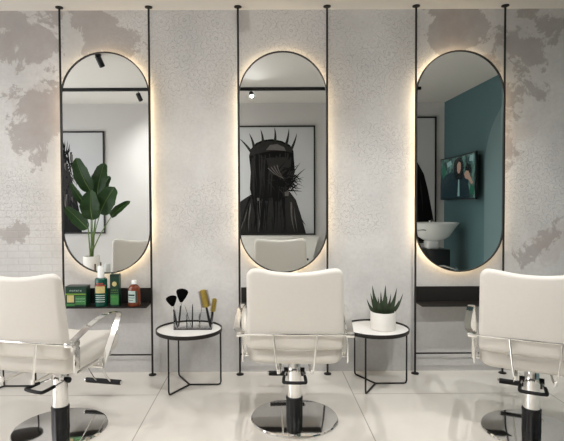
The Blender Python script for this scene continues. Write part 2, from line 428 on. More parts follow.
dup(s0, loc=((PX[2]+PX[3])/2, YM, 0), label=st_labels[1]); dup(s0, loc=((PX[4]+PX[5])/2, YM, 0), label=st_labels[2])

# ------------------------------------------------------------------ salon chairs
def make_chair(label):
    t = thing('salon_chair', label, 'salon chair', (0, 0, 0), 0, 'white salon chairs facing the mirrors')
    # base disc
    b = NB(); lathe(b, [(0, .001), (.259, .001), (.261, .006), (.256, .0125), (.249, .0135), (.06, .0145), (0, .0145)], seg=80)
    obj('base_disc', b, 'disc', t)
    # fluted sleeve
    b = NB(); seg = 40; rs = []
    for z, r in ((.0145, .047), (.03, .046), (.122, .046)):
        rs.append([b.verts.new(((r+(.0035 if (i//2) % 2 else -.0005))*math.cos(2*PI*i/seg), (r+(.0035 if (i//2) % 2 else -.0005))*math.sin(2*PI*i/seg), z)) for i in range(seg)])
    for p, q in zip(rs, rs[1:]):
        for i in range(seg): b.faces.new((p[i], p[(i+1) % seg], q[(i+1) % seg], q[i]))
    b.faces.new(rs[0][::-1]); b.faces.new(rs[-1])
    lathe(b, [(.03, .121), (.0505, .121), (.0505, .132), (.047, .138), (.03, .138)], seg=40)
    obj('column_sleeve', b, 'blackplastic', t)
    b = NB(); lathe(b, [(0, .13), (.044, .13), (.0445, .15), (.040, .30), (.036, .345), (.030, .365), (.03, .395), (0, .395)], seg=36)
    obj('column', b, 'chrome', t)
    b = NB(); box(b, (0, -.01, .402), (.24, .26, .022), .004); box(b, (0, .1, .392), (.05, .28, .03), .004); obj('seat_plate', b, 'black', t)
    # pump lever
    b = NB(); tube(b, smooth_path([(-.06, -.10, .287), (-.05, -.03, .289), (-.045, .02, .288), (-.02, .045, .288), (.02, .045, .288), (.045, .02, .288), (.05, -.03, .289), (.06, -.10, .287)], 4), .0045, 8)
    lv = obj('pump_lever', b, 'chrome', t)
    b = NB(); tube(b, smooth_path([(-.06, -.09, .287), (-.063, -.165, .283), (-.052, -.18, .283), (0, -.182, .282), (.052, -.18, .283), (.063, -.165, .283), (.06, -.09, .287)], 5), .0095, 10)
    obj('lever_grip', b, 'rubber', lv)
    for s in (-1, 1):
        b = NB(); cyl(b, (s*.040, .012, .288), (s*.062, .012, .288), .016, seg=14); obj('pivot_cap', b, 'rubber', lv)
    # seat
    b = NB()
    def warp_s(x, y, z): return (x, z, .462 + y + .018*max(0, (z+.05))*1.0 + .02*(x/.26)**2*(1 if y > 0 else .3))
    hw, y0, y1, r = .262, -.275, .245, .07
    oc = []
    for cx_, cy_, a0 in ((hw-r, y1-r, 0), (-hw+r, y1-r, 90), (-hw+r, y0+r, 180), (hw-r, y0+r, 270)):
        for i in range(7): a = math.radians(a0+15*i); oc.append((cx_+r*math.cos(a), cy_+r*math.sin(a)))
    # subdivide straight runs
    def dens(pts, m=.05):
        out = []
        for i in range(len(pts)):
            a, c = Vector(pts[i]), Vector(pts[(i+1) % len(pts)]); k = max(1, int((c-a).length/m))
            out += [tuple(a.lerp(c, j/k)) for j in range(k)]
        return out
    pillow(b, dens(oc), .105, .042, (0, -.01), warp_s)
    obj('seat', b, 'leather', t)
    # backrest
    b = NB(); hw, zb, zt, r = .255, .508, .952, .045
    oc = []
    for cx_, cz_, a0, rr in ((hw-r, zt-r, 0, r), (-hw+r, zt-r, 90, r), (-hw+.03, zb+.03, 180, .03), (hw-.03, zb+.03, 270, .03)):
        for i in range(7): a = math.radians(a0+15*i); oc.append((cx_+rr*math.cos(a), cz_+rr*math.sin(a)))
    oc = dens(oc, .035)
    def warp_b(x, y, z):
        k = max(0, (z-.60)/.35)
        z2 = z - .022*k*(1-min(1, abs(x)/.19)**2)
        taper = 1 + .03*max(0, (.9-z)/.45)
        th = .72 + .28*math.cos(min(1, abs(z-.72)/.27)*PI/2)
        return (x*taper, -.305 - .14*(z-.57) + y*th + .55*x*x*.35 + .05*k*k*(.2 if y < 0 else .5)*0, z2)
    pillow(b, oc, .062, .026, (0, .70), warp_b)
    bk = obj('backrest', b, 'leather', t)
    # chrome bar across the back with end clamps
    yb = -.345
    b = NB(); tube(b, [(-.305, yb+.012, .600), (-.25, yb, .600), (.25, yb, .600), (.300, yb+.012, .600)], .0055, 8)
    br = obj('back_bar', b, 'chrome', t)
    for s in (-1, 1):
        b = NB(); box(b, (s*.289, yb+.02, .597), (.045, .04, .022), .004); obj('bar_clamp', b, 'chrome', br)
        b = NB(); tube(b, smooth_path([(s*.115, yb-.002, .600), (s*.098, yb-.004, .44), (s*.088, yb+.004, .405), (s*.082, -.28, .392), (s*.08, -.10, .395)], 5), .0055, 8)
        obj('back_strut', b, 'chrome', t)
        b = NB(); lathe(b, [(0, -.01), (.009, -.01), (.009, .012), (0, .012)], (s*.088, yb+.002, .402), 12); obj('strut_cap', b, 'chrome', t)
        # side plate and arm
        b = NB(); box(b, (s*.283, -.262, .518), (.008, .05, .16), .003); box(b, (s*.283, -.10, .437), (.008, .34, .022), .003)
        obj('side_plate', b, 'chrome', t)
        ax = .297 if s > 0 else .319
        path = smooth_path([(s*.292, -.325, .600), (s*(ax-.003), -.27, .622), (s*ax, -.162, .655), (s*ax, -.03, .674), (s*ax, .105, .665)], 5)
        path += [Vector((s*ax, .133, .660)), Vector((s*ax, .143, .650)), Vector((s*ax, .140, .632))]
        path += [Vector((s*.296, .04, .50)), Vector((s*.292, -.048, .393))]
        b = NB(); strap(b, path, (1, 0, 0), .034, .009); ar = obj('armrest', b, 'chrome', t)
        b = NB(); box(b, (s*.20, -.048, .396), (.21, .022, .008), .002); obj('arm_bracket', b, 'chrome', ar)
    # footrest
    b = NB()
    tube(b, smooth_path([(-.085, .462, .110), (-.083, .40, .16), (-.08, .22, .385), (-.075, .14, .405), (-.03, .12, .407), (.015, .14, .405), (.02, .22, .385), (.02, .40, .16), (.02, .462, .110)], 5), .0055, 8)
    fr = obj('footrest_frame', b, 'chrome', t)
    b = NB(); cyl(b, (-.170, .465, .107), (.080, .465, .107), .017, seg=16); obj('footrest_grip', b, 'rubber', fr)
    b = NB(); cyl(b, (-.180, .465, .107), (-.170, .465, .107), .012, seg=12); obj('footrest_end', b, 'chrome', fr)
    b = NB(); cyl(b, (.080, .465, .107), (.090, .465, .107), .012, seg=12); obj('footrest_end', b, 'chrome', fr)
    return t
c_lab = ['white salon chair cut by the left photo edge, in front of the bottle shelf',
         'white salon chair seen squarely from behind between the two round side tables, middle of three',
         'white salon chair cut by the right photo edge, below the rightmost mirror']
ch = make_chair(c_lab[0])
ch.location = (-1.172, 2.737, 0); ch.rotation_euler.z = math.radians(-12)
dup(ch, loc=(.183, 2.855, 0), rz=math.radians(-2.8), label=c_lab[1])
dup(ch, loc=(1.507, 2.672, 0), rz=math.radians(-27), label=c_lab[2])

for o in ch.children:
    if o.name.startswith('footrest'): o.location.x = .045
    if o.name.startswith('pump_lever'): o.rotation_euler.z = math.radians(-13)

# ------------------------------------------------------------------ side tables
def make_table(label):
    t = thing('side_table', label, 'side table', (0, 0, 0), 0, 'round wire-legged side tables')
    b = NB(); lathe(b, [(0, .386), (.228, .386), (.232, .389), (.233, .392), (.233, .413), (.228, .413), (.228, .393), (0, .393)], seg=72)
    obj('tray', b, 'black', t)
    b = NB(); lathe(b, [(0, .3935), (.2275, .3935), (.2275, .400), (0, .400)], seg=72); obj('tabletop', b, 'tabletop', t)
    for a in (0, 120, 240):
        a = math.radians(a); d = Vector((math.cos(a), math.sin(a), 0)); R = .222; zf = .007
        b = NB(); tube(b, [Vector((0, 0, zf)), d*(R-.02)+Vector((0, 0, zf)), d*(R-.006)+Vector((0, 0, zf+.004)), d*R+Vector((0, 0, zf+.02)), d*R+Vector((0, 0, .388))], .006, 10)
        obj('leg', b, 'black', t)
    return t
J = [fl(189.7, 385.4), fl(375.4, 384.2), fl(4.5, 387)]
t0 = make_table('round white side table with black wire legs holding the make-up brushes'); t0.location = J[0]
dup(t0, loc=J[1], label='round white side table with black wire legs holding the potted succulent')
dup(t0, loc=J[2], label='round side table with black wire legs mostly hidden behind the left chair')

# ------------------------------------------------------------------ brush holder
TZ = .4005
hc = at(192.5, 327, J[0].y-.02)
hx = hc.x; hy = J[0].y+.03
t = thing('brush_holder', 'clear acrylic box standing on the left side table, holding brushes', 'organizer', (hx, hy, TZ))
W_, D_, H_, k = .27, .085, .125, .003
b = NB()
box(b, (0, 0, k/2), (W_, D_, k)); box(b, (0, -D_/2+k/2, H_/2+k/2), (W_, k, H_-k)); box(b, (0, D_/2-k/2, H_/2+k/2), (W_, k, H_-k))
box(b, (-W_/2+k/2, 0, H_/2+k/2), (k, D_-2*k, H_-k)); box(b, (W_/2-k/2, 0, H_/2+k/2), (k, D_-2*k, H_-k))
obj('box_body', b, 'acrylic', t, smooth=False)
b = NB()
obj_ = None; b.free()
for x in (-.045, .045):
    b = NB(); box(b, (x, 0, .056), (k, D_-2*k-.001, .10)); obj('divider', b, 'acrylic', t, smooth=False)
zb_ = TZ+k+.002
def brush(kind, foot, top, dy, label, grp, head=None, hw=0):
    """foot/top: photo pixels of the handle's lower and upper end"""
    y = hy+dy
    p0 = at(foot[0], foot[1], y); p0.z = zb_+.004; p1 = at(top[0], top[1], y+.01)
    d = (p1-p0).normalized(); L = (p1-p0).length
    t = thing(kind, label, 'brush' if kind != 'hair_pin_stick' else 'stick', p0, 0, grp)
    q = d.to_track_quat('Z', 'Y').to_matrix()
    def put(o):
        o.rotation_euler = q.to_euler(); return o
    if kind == 'powder_brush':
        b = NB(); lathe(b, [(0, 0), (.0045, .001), (.007, L*.4), (.0065, L*.85), (.005, L-.012), (0, L-.012)], seg=14); put(obj('handle', b, 'blackplastic', t))
        b = NB(); lathe(b, [(0, L-.014), (.0065, L-.014), (.0095, L+.010), (0, L+.010)], seg=16); put(obj('ferrule', b, 'chrome', t))
        b = NB(); n = 24; h = head; lathe(b, [(0, L+.006), (.009, L+.008), (hw*.66, L+h*.4), (hw*.95, L+h*.68), (hw, L+h*.80), (hw*.88, L+h*.92), (hw*.45, L+h*1.0), (0, L+h*1.03)], seg=n, sx=1, sy=1)
        ob_ = put(obj('bristles', b, 'bristle', t))
        hz = q.inverted() @ Vector((1, 0, 0)); hz.z = 0; hz.normalize(); fl_ = Vector((-hz.y, hz.x, 0))
        for v in ob_.data.vertices: v.co = v.co - fl_*v.co.dot(fl_)*.55
    elif kind == 'round_hairbrush':
        b = NB(); lathe(b, [(0, 0), (.007, .001), (.010, L*.3), (.009, L*.7), (.0075, L), (0, L)], seg=14); put(obj('handle', b, 'blackplastic', t))
        b = NB(); lathe(b, [(0, L-.002), (hw*.62, L), (hw*.62, L+head), (hw*.3, L+head+.004), (0, L+head+.004)], seg=24); put(obj('barrel', b, 'gold', t))
        b = NB(); nrow = max(6, int(head/.007))
        for i in range(nrow):
            z = L+.006+(head-.012)*i/(nrow-1)
            for j in range(14):
                a = 2*PI*(j+.5*(i % 2))/14; dd = Vector((math.cos(a), math.sin(a), 0))
                tube(b, [dd*hw*.55+Vector((0, 0, z)), dd*hw+Vector((0, 0, z))], [.0014, .0008], 4)
        put(obj('bristles', b, 'gold' if hw < .03 else 'brownb', t, smooth=False))
    else:
        r = hw
        b = NB(); lathe(b, [(0, 0), (r*.7, .001), (r, L*.3), (r*.8, L*.85), (r*.3, L), (0, L)], seg=10); put(obj('shaft', b, 'blackplastic', t))
    return t
brush('powder_brush', (177.5, 326), (173.2, 307.5), -.015, 'black fan-shaped powder brush leaning left, leftmost in the clear holder', 'black powder brushes', .085, .040)
brush('powder_brush', (178.5, 325), (181, 303.5), .012, 'tall black fan-shaped powder brush, the highest one in the clear holder', 'black powder brushes', .105, .044)
brush('makeup_stick', (191.5, 325), (184.8, 305.5), .0, 'thin dark stick leaning left, beside the tall powder brush in the holder', 'thin sticks in the brush holder', hw=.0022)
brush('makeup_stick', (192.3, 325), (192.6, 304), -.018, 'thick black pencil-like stick upright in the middle of the holder', 'thin sticks in the brush holder', hw=.0058)
brush('makeup_stick', (198.6, 324.5), (202, 306.5), .012, 'thin dark stick leaning right towards the large gold hairbrush', 'thin sticks in the brush holder', hw=.0022)
brush('round_hairbrush', (210.6, 325), (206.3, 307), -.012, 'large round hairbrush with gold barrel leaning left in the holder', 'round gold hairbrushes', .122, .038)
brush('round_hairbrush', (210.5, 325), (212.8, 311.5), .016, 'small round hairbrush with gold barrel leaning right, rightmost in the holder', 'round gold hairbrushes', .092, .022)

# ------------------------------------------------------------------ potted succulent
yp = J[1].y-.015; pc = at(383, 325, yp); pr = .087
t = thing('potted_succulent', 'spiky green succulent in a round white pot on the right side table', 'potted plant', (pc.x, yp, TZ))
b = NB(); lathe(b, [(0, 0), (pr-.004, 0), (pr, .004), (pr, .122), (pr-.002, .125), (pr-.006, .125), (pr-.007, .108), (0, .106)], seg=56); obj('pot', b, 'pot', t)
b = NB(); lathe(b, [(0, .112), (pr-.009, .110), (pr-.009, .1065), (0, .1065)], seg=32); obj('soil', b, 'soil', t)
def succ_leaf(base, tip, w):
    b = NB(); base = Vector(base); tip = Vector(tip); n = 8; R = []
    d = tip-base; side = d.cross(Vector((0, 1, .01))).normalized(); nn = side.cross(d).normalized()
    for i in range(n+1):
        u = i/n; p = base+d*u+Vector((0, 0, -.012*math.sin(PI*u)))+Vector((d.x, d.y, 0))*(.12*math.sin(PI*u)); ww = w*(1-u)**.75*(1+.45*math.sin(PI*min(1, u*1.4)))+.0006
        R.append([b.verts.new(p+side*ww*a+nn*ww*c) for a, c in ((-1, 0), (-.5, .3), (0, .38), (.5, .3), (1, 0), (.4, -.08), (-.4, -.08))])
    for i in range(n):
        for k in range(7): b.faces.new((R[i][k], R[i][(k+1) % 7], R[i+1][(k+1) % 7], R[i+1][k]))
    b.faces.new(R[0][::-1]); b.faces.new(R[-1])
    obj('leaf', b, 'succ', t)
def lp(px, py, dy): p = at(px, py, yp+dy); return p-Vector((pc.x, yp, TZ))
for tx, ty, dy, w in ((372.3, 285.5, .0, .019), (385.5, 285, .015, .019), (396.8, 288, -.01, .017), (403, 293.5, .0, .013), (366.8, 299, .01, .013), (370.5, 293, .05, .013),
                      (380.8, 291.5, .04, .014), (391, 294, .05, .013), (378, 297, -.05, .015), (387, 296, -.055, .016), (394, 299, -.045, .013), (399, 300, .05, .012)):
    tp = lp(tx, ty, dy); bs = Vector((tp.x*.32, tp.y*.4, .105))
    succ_leaf(bs, tp, w)

# ------------------------------------------------------------------ products on the left shelf
SZ = SH+.0005
def letters(bm, x0, x1, z, h, y, m, n=6):
    """row of small raised letter strokes"""
    w = (x1-x0)/n
    for i in range(n):
        cx_ = x0+w*(i+.5)
        box(bm, (cx_-w*.25, y, z), (w*.16, .0006, h), mi_=m)
        if i % 2 == 0: box(bm, (cx_+w*.1, y, z+h*.42), (w*.5, .0006, h*.16), mi_=m)
        if i % 3 != 1: box(bm, (cx_+w*.1, y, z), (w*.45, .0006, h*.16), mi_=m)
        if i % 2 == 1: box(bm, (cx_+w*.22, y, z), (w*.16, .0006, h), mi_=m)
yf = 3.495
xa, xb = at(65.2, 300, yf).x, at(86.2, 300, yf).x; hh = .147
t = thing('product_box', 'wide dark green carton with a lime stripe, leftmost on the shelf', 'box', ((xa+xb)/2, yf+.045, SZ)); w_ = xb-xa
b = NB(); box(b, (0, 0, hh/2), (w_, .09, hh), .0015, 1); bx_ = obj('carton', b, 'green', t, smooth=False)
b = NB(); box(b, (0, 0, hh+.0015), (w_+.001, .091, .003)); obj('lid', b, 'greenlid', t, smooth=False)
b = NB(); box(b, (0, -.0455, hh*.63), (w_*.99, .001, .010)); obj('lime_stripe', b, 'lime', bx_, smooth=False)
b = NB(); box(b, (-.038, -.0455, hh*.40), (.050, .001, .052)); obj('picture_panel', b, 'cream', bx_, smooth=False)
b = NB(); box(b, (.036, -.0455, hh*.32), (.078, .001, .062)); box(b, (-.038, -.0455, hh*.10), (.06, .001, .018)); obj('leaf_panel', b, 'midgreen', bx_, smooth=False)
for x_, x2_, z_, h_, y_, n_ in ((-.045, .045, hh*.80, .013, -.0457, 6), (0, .07, hh*.40, .007, -.0465, 7), (0, .07, hh*.27, .007, -.0465, 7)):
    b = NB(); letters(b, x_, x2_, z_, h_, y_, 0, n_); obj('lettering', b, 'pale', bx_, smooth=False)

ys = 3.52
def px_x(px, y): return at(px, 300, y).x
# spray bottle
xs = px_x(101.3, ys); 
t = thing('spray_bottle', 'teal green bottle with a white spray cap, second from left on the shelf', 'bottle', (xs, ys, SZ))
b = NB(); HB = .212; prof = [(0, 0), (.043, 0), (.046, .004), (.046, HB-.018), (.043, HB-.008), (.032, HB-.001), (.014, HB), (0, HB)]
lathe(b, prof, seg=36, sy=.72); bd = obj('bottle_body', b, 'tealbottle', t)
b = NB(); lathe(b, [(0, HB-.002), (.025, HB-.002), (.025, HB+.02), (.024, HB+.026), (.023, HB+.078), (.020, HB+.083), (0, HB+.076)], seg=28); obj('spray_cap', b, 'whitecap', t)
def wrap(bm, r, sy, a0, a1, z0_, z1_, n=14, e=.0006):
    vs = []
    for i in range(n+1):
        a = math.radians(a0+(a1-a0)*i/n)
        for z in (z0_, z1_): vs.append(bm.verts.new(((r+e)*math.cos(a), (r+e)*sy*math.sin(a), z)))
    for i in range(n): bm.faces.new((vs[2*i], vs[2*i+2], vs[2*i+3], vs[2*i+1]))
b = NB(); wrap(b, .046, .72, 222, 318, .100, .150); obj('picture_label', b, 'cream', bd)
b = NB(); wrap(b, .046, .72, 215, 325, .152, .160); wrap(b, .046, .72, 240, 300, .165, .174); obj('red_label', b, 'red', bd)
b = NB()
for z in (.035, .05, .065, .08): wrap(b, .046, .72, 225, 315, z, z+.005)
obj('label_text', b, 'pale', bd)
# tall carton
xa, xb = px_x(110.3, ys-.02), px_x(119.3, ys-.02); w_ = xb-xa; HB = .238
t = thing('product_box', 'tall narrow dark green carton between the spray bottle and amber bottle', 'box', ((xa+xb)/2, ys, SZ))
b = NB(); box(b, (0, 0, HB/2), (w_, .05, HB), .0015, 1); bd = obj('carton', b, 'green', t, smooth=False)
b = NB(); box(b, (0, -.0255, HB-.012), (w_, .001, .018)); obj('dark_band', b, 'greenlid', bd, smooth=False)
b = NB(); 
bmesh.ops.create_uvsphere(b, u_segments=20, v_segments=10, radius=.017)
for v in b.verts: v.co = Vector((v.co.x, v.co.y*.05-.0255, v.co.z*1.05+HB*.70))
obj('round_picture', b, 'cream', bd)
b = NB(); box(b, (0, -.0255, HB*.22), (w_*.9, .001, .075)); obj('leaf_panel', b, 'midgreen', bd, smooth=False)
for z_, h_, y_, n_ in ((.51, .008, -.0257, 6), (.44, .006, -.0257, 8), (.30, .008, -.0263, 5)):
    b = NB(); letters(b, -.026, .026, HB*z_, h_, y_, 0, n_); obj('lettering', b, 'lime', bd, smooth=False)
# amber bottle
xs = px_x(134.3, ys)
t = thing('medicine_bottle', 'amber brown bottle with a white cap and pale label, rightmost on the shelf', 'bottle', (xs, ys, SZ))
b = NB(); lathe(b, [(0, 0), (.042, 0), (.0455, .004), (.0455, .115), (.042, .135), (.030, .152), (.019, .158), (.017, .165), (0, .165)], seg=36, sy=.7); bd = obj('bottle_body', b, 'amber', t)
b = NB(); lathe(b, [(0, .163), (.0185, .163), (.0185, .186), (.016, .190), (0, .190)], seg=24); obj('cap', b, 'whitecap', t)
b = NB(); wrap(b, .0455, .7, 212, 290, .03, .115); obj('pale_label', b, 'pale', bd)
b = NB(); wrap(b, .0455, .7, 290, 305, .03, .115); wrap(b, .0455, .7, 218, 284, .062, .067, e=.001); wrap(b, .0455, .7, 218, 284, .078, .090, e=.001); wrap(b, .0455, .7, 218, 270, .045, .05, e=.001); obj('label_text', b, 'green', bd)

# ------------------------------------------------------------------ things behind the camera, seen in the mirrors
YP = YB+.001
def frame_picture(x0, x1, z0_, z1_, label, draw):
    cx_ = (x0+x1)/2
    t = thing('framed_picture', label, 'picture', (cx_, YB, z0_), 0, 'framed portraits on the wall opposite the mirrors')
    W, H = x1-x0, z1_-z0_; fw = .022
    b = NB()
    for c, s in (((0, .014, fw/2), (W, .026, fw)), ((0, .014, H-fw/2), (W, .026, fw)), ((-W/2+fw/2, .014, H/2), (fw, .026, H-2*fw)), ((W/2-fw/2, .014, H/2), (fw, .026, H-2*fw))): box(b, c, s)
    obj('picture_frame', b, 'black', t, smooth=False)
    b = NB(); box(b, (0, .006, H/2), (W-2*fw, .010, H-2*fw)); pr_ = obj('print', b, 'print_bg', t, smooth=False)
    b = NB(); draw(b, cx_, z0_, x0+fw, x1-fw, z0_+fw, z1_-fw); obj('printed_figure', b, None, pr_, smooth=False, mats=['print_d', 'print_m', 'print_l'])
    return t
YS = YB+.0118
class Draw:
    def __init__(s, b, cx_, z0_, lim): s.b = b; s.cx = cx_; s.z0 = z0_; s.k = 0; s.lim = lim
    def poly(s, pts, m=0):
        s.k += 1; y = .0115+s.k*.000012
        vs = []
        for px, py in pts:
            p = mi(px, py, YS); x = min(max(p.x, s.lim[0]), s.lim[1]); z = min(max(p.z, s.lim[2]), s.lim[3])
            vs.append(s.b.verts.new((x-s.cx, y, z-s.z0)))
        try: f = s.b.faces.new(vs); f.material_index = m
        except ValueError: pass
    def strand(s, p0, p1, w, m, bend=0):
        pts = []; back = []
        p0, p1 = Vector(p0), Vector(p1); d = p1-p0; n = Vector((-d.y, d.x)).normalized() if d.length else Vector((1, 0))
        for i in range(6):
            u = i/5; c = p0+d*u+n*bend*math.sin(PI*u); ww = w*(1-u)**.7
            pts.append(c+n*ww); back.append(c-n*ww)
        s.poly(pts+back[::-1], m)
def draw_mid(b, cx_, z0_, xa, xb, za, zb2):
    d = Draw(b, cx_, z0_, (xa, xb, za, zb2)); rnd = random.Random(3)
    d.poly([(236, 234), (236, 206), (241, 201), (247, 197), (252, 194), (258, 190), (280, 190), (290, 192), (296, 200), (300, 212), (304, 226), (306, 234)], 1)
    d.poly([(252, 200), (250, 188), (251, 176), (250, 165), (249, 156), (251, 149), (256, 143), (263, 140), (272, 139), (282, 141), (290, 145), (293.5, 151), (294, 160), (295, 172), (291, 181), (288, 190), (286, 202)], 0)
    d.poly([(250, 156), (252, 149), (258, 144), (268, 141), (280, 142), (290, 147), (293, 153), (284, 151), (272, 151), (260, 153)], 1)
    d.poly([(266, 150), (270, 145), (277, 144), (284, 147), (286, 151), (276, 150)], 2)
    for x0_, y0_, x1_, y1_ in ((252, 153, 239, 138), (254, 147, 249, 133), (263, 143, 260.5, 129), (275, 142, 274.5, 127), (286, 145, 289, 128), (291, 150, 297, 133)): d.strand((x0_, y0_), (x1_, y1_), 1.5, 1, .6)
    for i in range(46):
        x = rnd.uniform(252, 291); d.strand((x, rnd.uniform(152, 160)), (x+rnd.uniform(-4, 3), rnd.uniform(185, 205)), rnd.uniform(.35, 1), rnd.choice((0, 0, 1, 1, 1)), rnd.uniform(-1, 1))
    for i in range(60):
        x = rnd.uniform(240, 300); d.strand((min(max(x, 250), 292), rnd.uniform(196, 206)), (x+rnd.uniform(-3, 4), 233), rnd.uniform(.4, 1.3), rnd.choice((0, 0, 0, 1, 1, 2) if i % 4 == 0 else (0, 0, 1)), rnd.uniform(-1.5, 1.5))
    d.poly([(266, 158), (284, 157), (290, 163), (289, 172), (280, 176), (270, 174)], 1)
    for i in range(130):
        x, y = rnd.gauss(284, 5), rnd.gauss(179, 4.5); a = rnd.uniform(-1.3, 1.3)
        L = rnd.uniform(5, 17); d.strand((x, y), (x+L*math.cos(a), y-L*math.sin(a)), rnd.uniform(.4, .9), rnd.choice((0, 0, 0, 1)), rnd.uniform(-1, 1))
    for i in range(4): d.strand((268+i*3, 168-i), (284, 179), .5, 2, 1)
    d.poly([(284.5, 192), (289, 191), (288.5, 196), (285, 196)], 2)
    d.strand((298, 214), (306, 226), .8, 1)
def draw_left(b, cx_, z0_, xa, xb, za, zb2):
    d = Draw(b, cx_, z0_, (xa, xb, za, zb2)); rnd = random.Random(9)
    d.poly([(46, 233), (46, 160), (58, 152), (65, 156), (68, 168), (72, 180), (76, 195), (80, 214), (82, 233)], 0)
    d.poly([(50, 160), (56, 150), (63, 151), (67, 160), (66, 178), (56, 184)], 1)
    for i in range(90):
        x = rnd.uniform(50, 72); y = rnd.uniform(150, 200); d.strand((x, y), (x+rnd.uniform(-2, 8), y+rnd.uniform(8, 34)), rnd.uniform(.4, 1.5), rnd.choice((0, 1, 1, 2)), rnd.uniform(-2, 2))
    for i in range(18):
        x = rnd.uniform(58, 68); d.strand((x, rnd.uniform(152, 165)), (x+rnd.uniform(-3, 6), rnd.uniform(140, 152)), .8, 0, .5)
    for i in range(14):
        d.strand((66, rnd.uniform(165, 195)), (rnd.uniform(70, 78), rnd.uniform(158, 190)), .7, 1, .5)
def draw_right(b, cx_, z0_, xa, xb, za, zb2):
    d = Draw(b, cx_, z0_, (xa, xb, za, zb2)); rnd = random.Random(5)
    d.poly([(372, 243), (374, 205), (386, 190), (396, 175), (394, 158), (397, 146), (405, 142), (412, 147), (415, 158), (419, 165), (424, 174), (428, 190), (431, 206), (434, 222), (434, 243)], 0)
    for i in range(50):
        x = rnd.uniform(385, 420); d.strand((x, rnd.uniform(165, 185)), (x+rnd.uniform(-4, 8), rnd.uniform(205, 243)), rnd.uniform(.4, 1.2), rnd.choice((0, 0, 1)), rnd.uniform(-1.5, 1.5))
PA = mi(315.2, 125.3, YB+.03); PBt = mi(300, 235, YB+.03)
frame_picture(PA.x-1.24, PA.x, PBt.z, PA.z, 'black framed portrait of a veiled figure with a spiked crown, in the middle mirror', draw_mid)
PA = mi(103.8, 131, YB+.03); PBt = mi(100, 233.6, YB+.03)
frame_picture(PA.x-1.15, PA.x, PBt.z, PA.z, 'black framed portrait with feathery black hair behind the leafy plant, in the left mirror', draw_left)
PA = mi(436.8, 116.4, YB+.03); PBt = mi(430, 243, YB+.03)
frame_picture(PA.x-1.28, PA.x, PBt.z, PA.z, 'black framed portrait of a dark cloaked figure above the wash basin, in the right mirror', draw_right)

# television on the teal wall (curved)
tx = XR-.085
def tvp(px, py): return at(px, py, 1)  # direction only
def on_x(px, py, x):
    p = at(px, py, 1.0); s = x/p.x; return 2*YM-s, EYE+(p.z-EYE)*s
ya_, za_ = on_x(442, 200, tx); yb2, zt_ = on_x(477.5, 151, tx)
_, zl = on_x(442, 159, tx)
tz0, tz1 = za_+.0, (zl+zt_)/2
ty0, ty1 = ya_, yb2
tw, thh = abs(ty1-ty0), tz1-tz0
t = thing('television', 'curved black wall television showing a long-haired person, on the teal wall', 'television', (tx, (ty0+ty1)/2, tz0))
def curv(u): return -.035*(2*u)**2+.012     # u in -.5...5 ; edges towards the room
def arc_panel(bm, u0, u1, z0_, z1_, dx0, dx1, n=16, m=0):
    R = []
    for i in range(n+1):
        u = u0+(u1-u0)*i/n; y = u*tw; x = curv(u)
        R.append([bm.verts.new((x+dx0, y, z0_)), bm.verts.new((x+dx0, y, z1_)), bm.verts.new((x+dx1, y, z1_)), bm.verts.new((x+dx1, y, z0_))])
    for i in range(n):
        for k in range(4):
            f = bm.faces.new((R[i][k], R[i][(k+1) % 4], R[i+1][(k+1) % 4], R[i+1][k])); f.material_index = m
    bm.faces.new(R[0]).material_index = m; bm.faces.new(R[-1][::-1]).material_index = m
b = NB(); arc_panel(b, -.5, .5, 0, thh, 0, .03); obj('casing', b, 'blackplastic', t)
b = NB(); arc_panel(b, -.484, .484, .018, thh-.018, -.001, .001); scn = obj('screen', b, 'screen', t)
b = NB(); box(b, (.055, 0, thh/2), (.055, .35, .22)); obj('wall_bracket', b, 'black', t, smooth=False)
b = NB(); kk = [0]
def sp_(pts, m):
    kk[0] += 1; vs = []
    for u, w in pts:   # u 0..1 as seen in the mirror left to right, w 0..1 bottom up
        uu = (.5-u)*.96 if ty1 < ty0 else (u-.5)*.96
        vs.append(b.verts.new((-.002-.0004*kk[0], uu*tw, thh*(.03+.94*w))))
    b.faces.new(vs).material_index = m
sp_([(.0, .0), (.0, .45), (.12, .6), (.28, .66), (.38, .62), (.62, .6), (.76, .45), (.82, .2), (.84, 0)], 2)
sp_([(.36, .62), (.34, .8), (.38, .93), (.47, .99), (.57, .96), (.63, .85), (.64, .6), (.60, .45), (.42, .45)], 0)
sp_([(.45, .66), (.45, .82), (.50, .88), (.555, .84), (.56, .7), (.52, .6), (.48, .6)], 1)
sp_([(.70, .60), (.69, .72), (.76, .80), (.85, .76), (.87, .62), (.80, .52)], 0)
sp_([(.66, .56), (.72, .64), (.80, .62), (.86, .48), (.95, .34), (.90, .30), (.80, .42), (.70, .46)], 1)
sp_([(.18, .78), (.16, .9), (.28, .95), (.30, .84)], 4); sp_([(.82, .84), (.84, .97), (.97, .96), (.95, .82)], 4)
sp_([(.05, .50), (.03, .8), (.12, .85), (.14, .6)], 3); sp_([(.84, .1), (.86, .3), (.98, .28), (.98, .08)], 3)
sp_([(.47, .05), (.49, .45), (.52, .45), (.53, .05)], 4)
for i in range(1, 32):
    bmesh.ops.bisect_plane(b, geom=list(b.verts)+list(b.edges)+list(b.faces), plane_co=(0, tw*(i/32-.5), 0), plane_no=(0, 1, 0))
for v in b.verts: v.co.x += curv(v.co.y/tw)
obj('screen_picture', b, None, scn, smooth=False, mats=['s_dark', 's_skin', 's_coat', 's_leaf', 's_pale'])

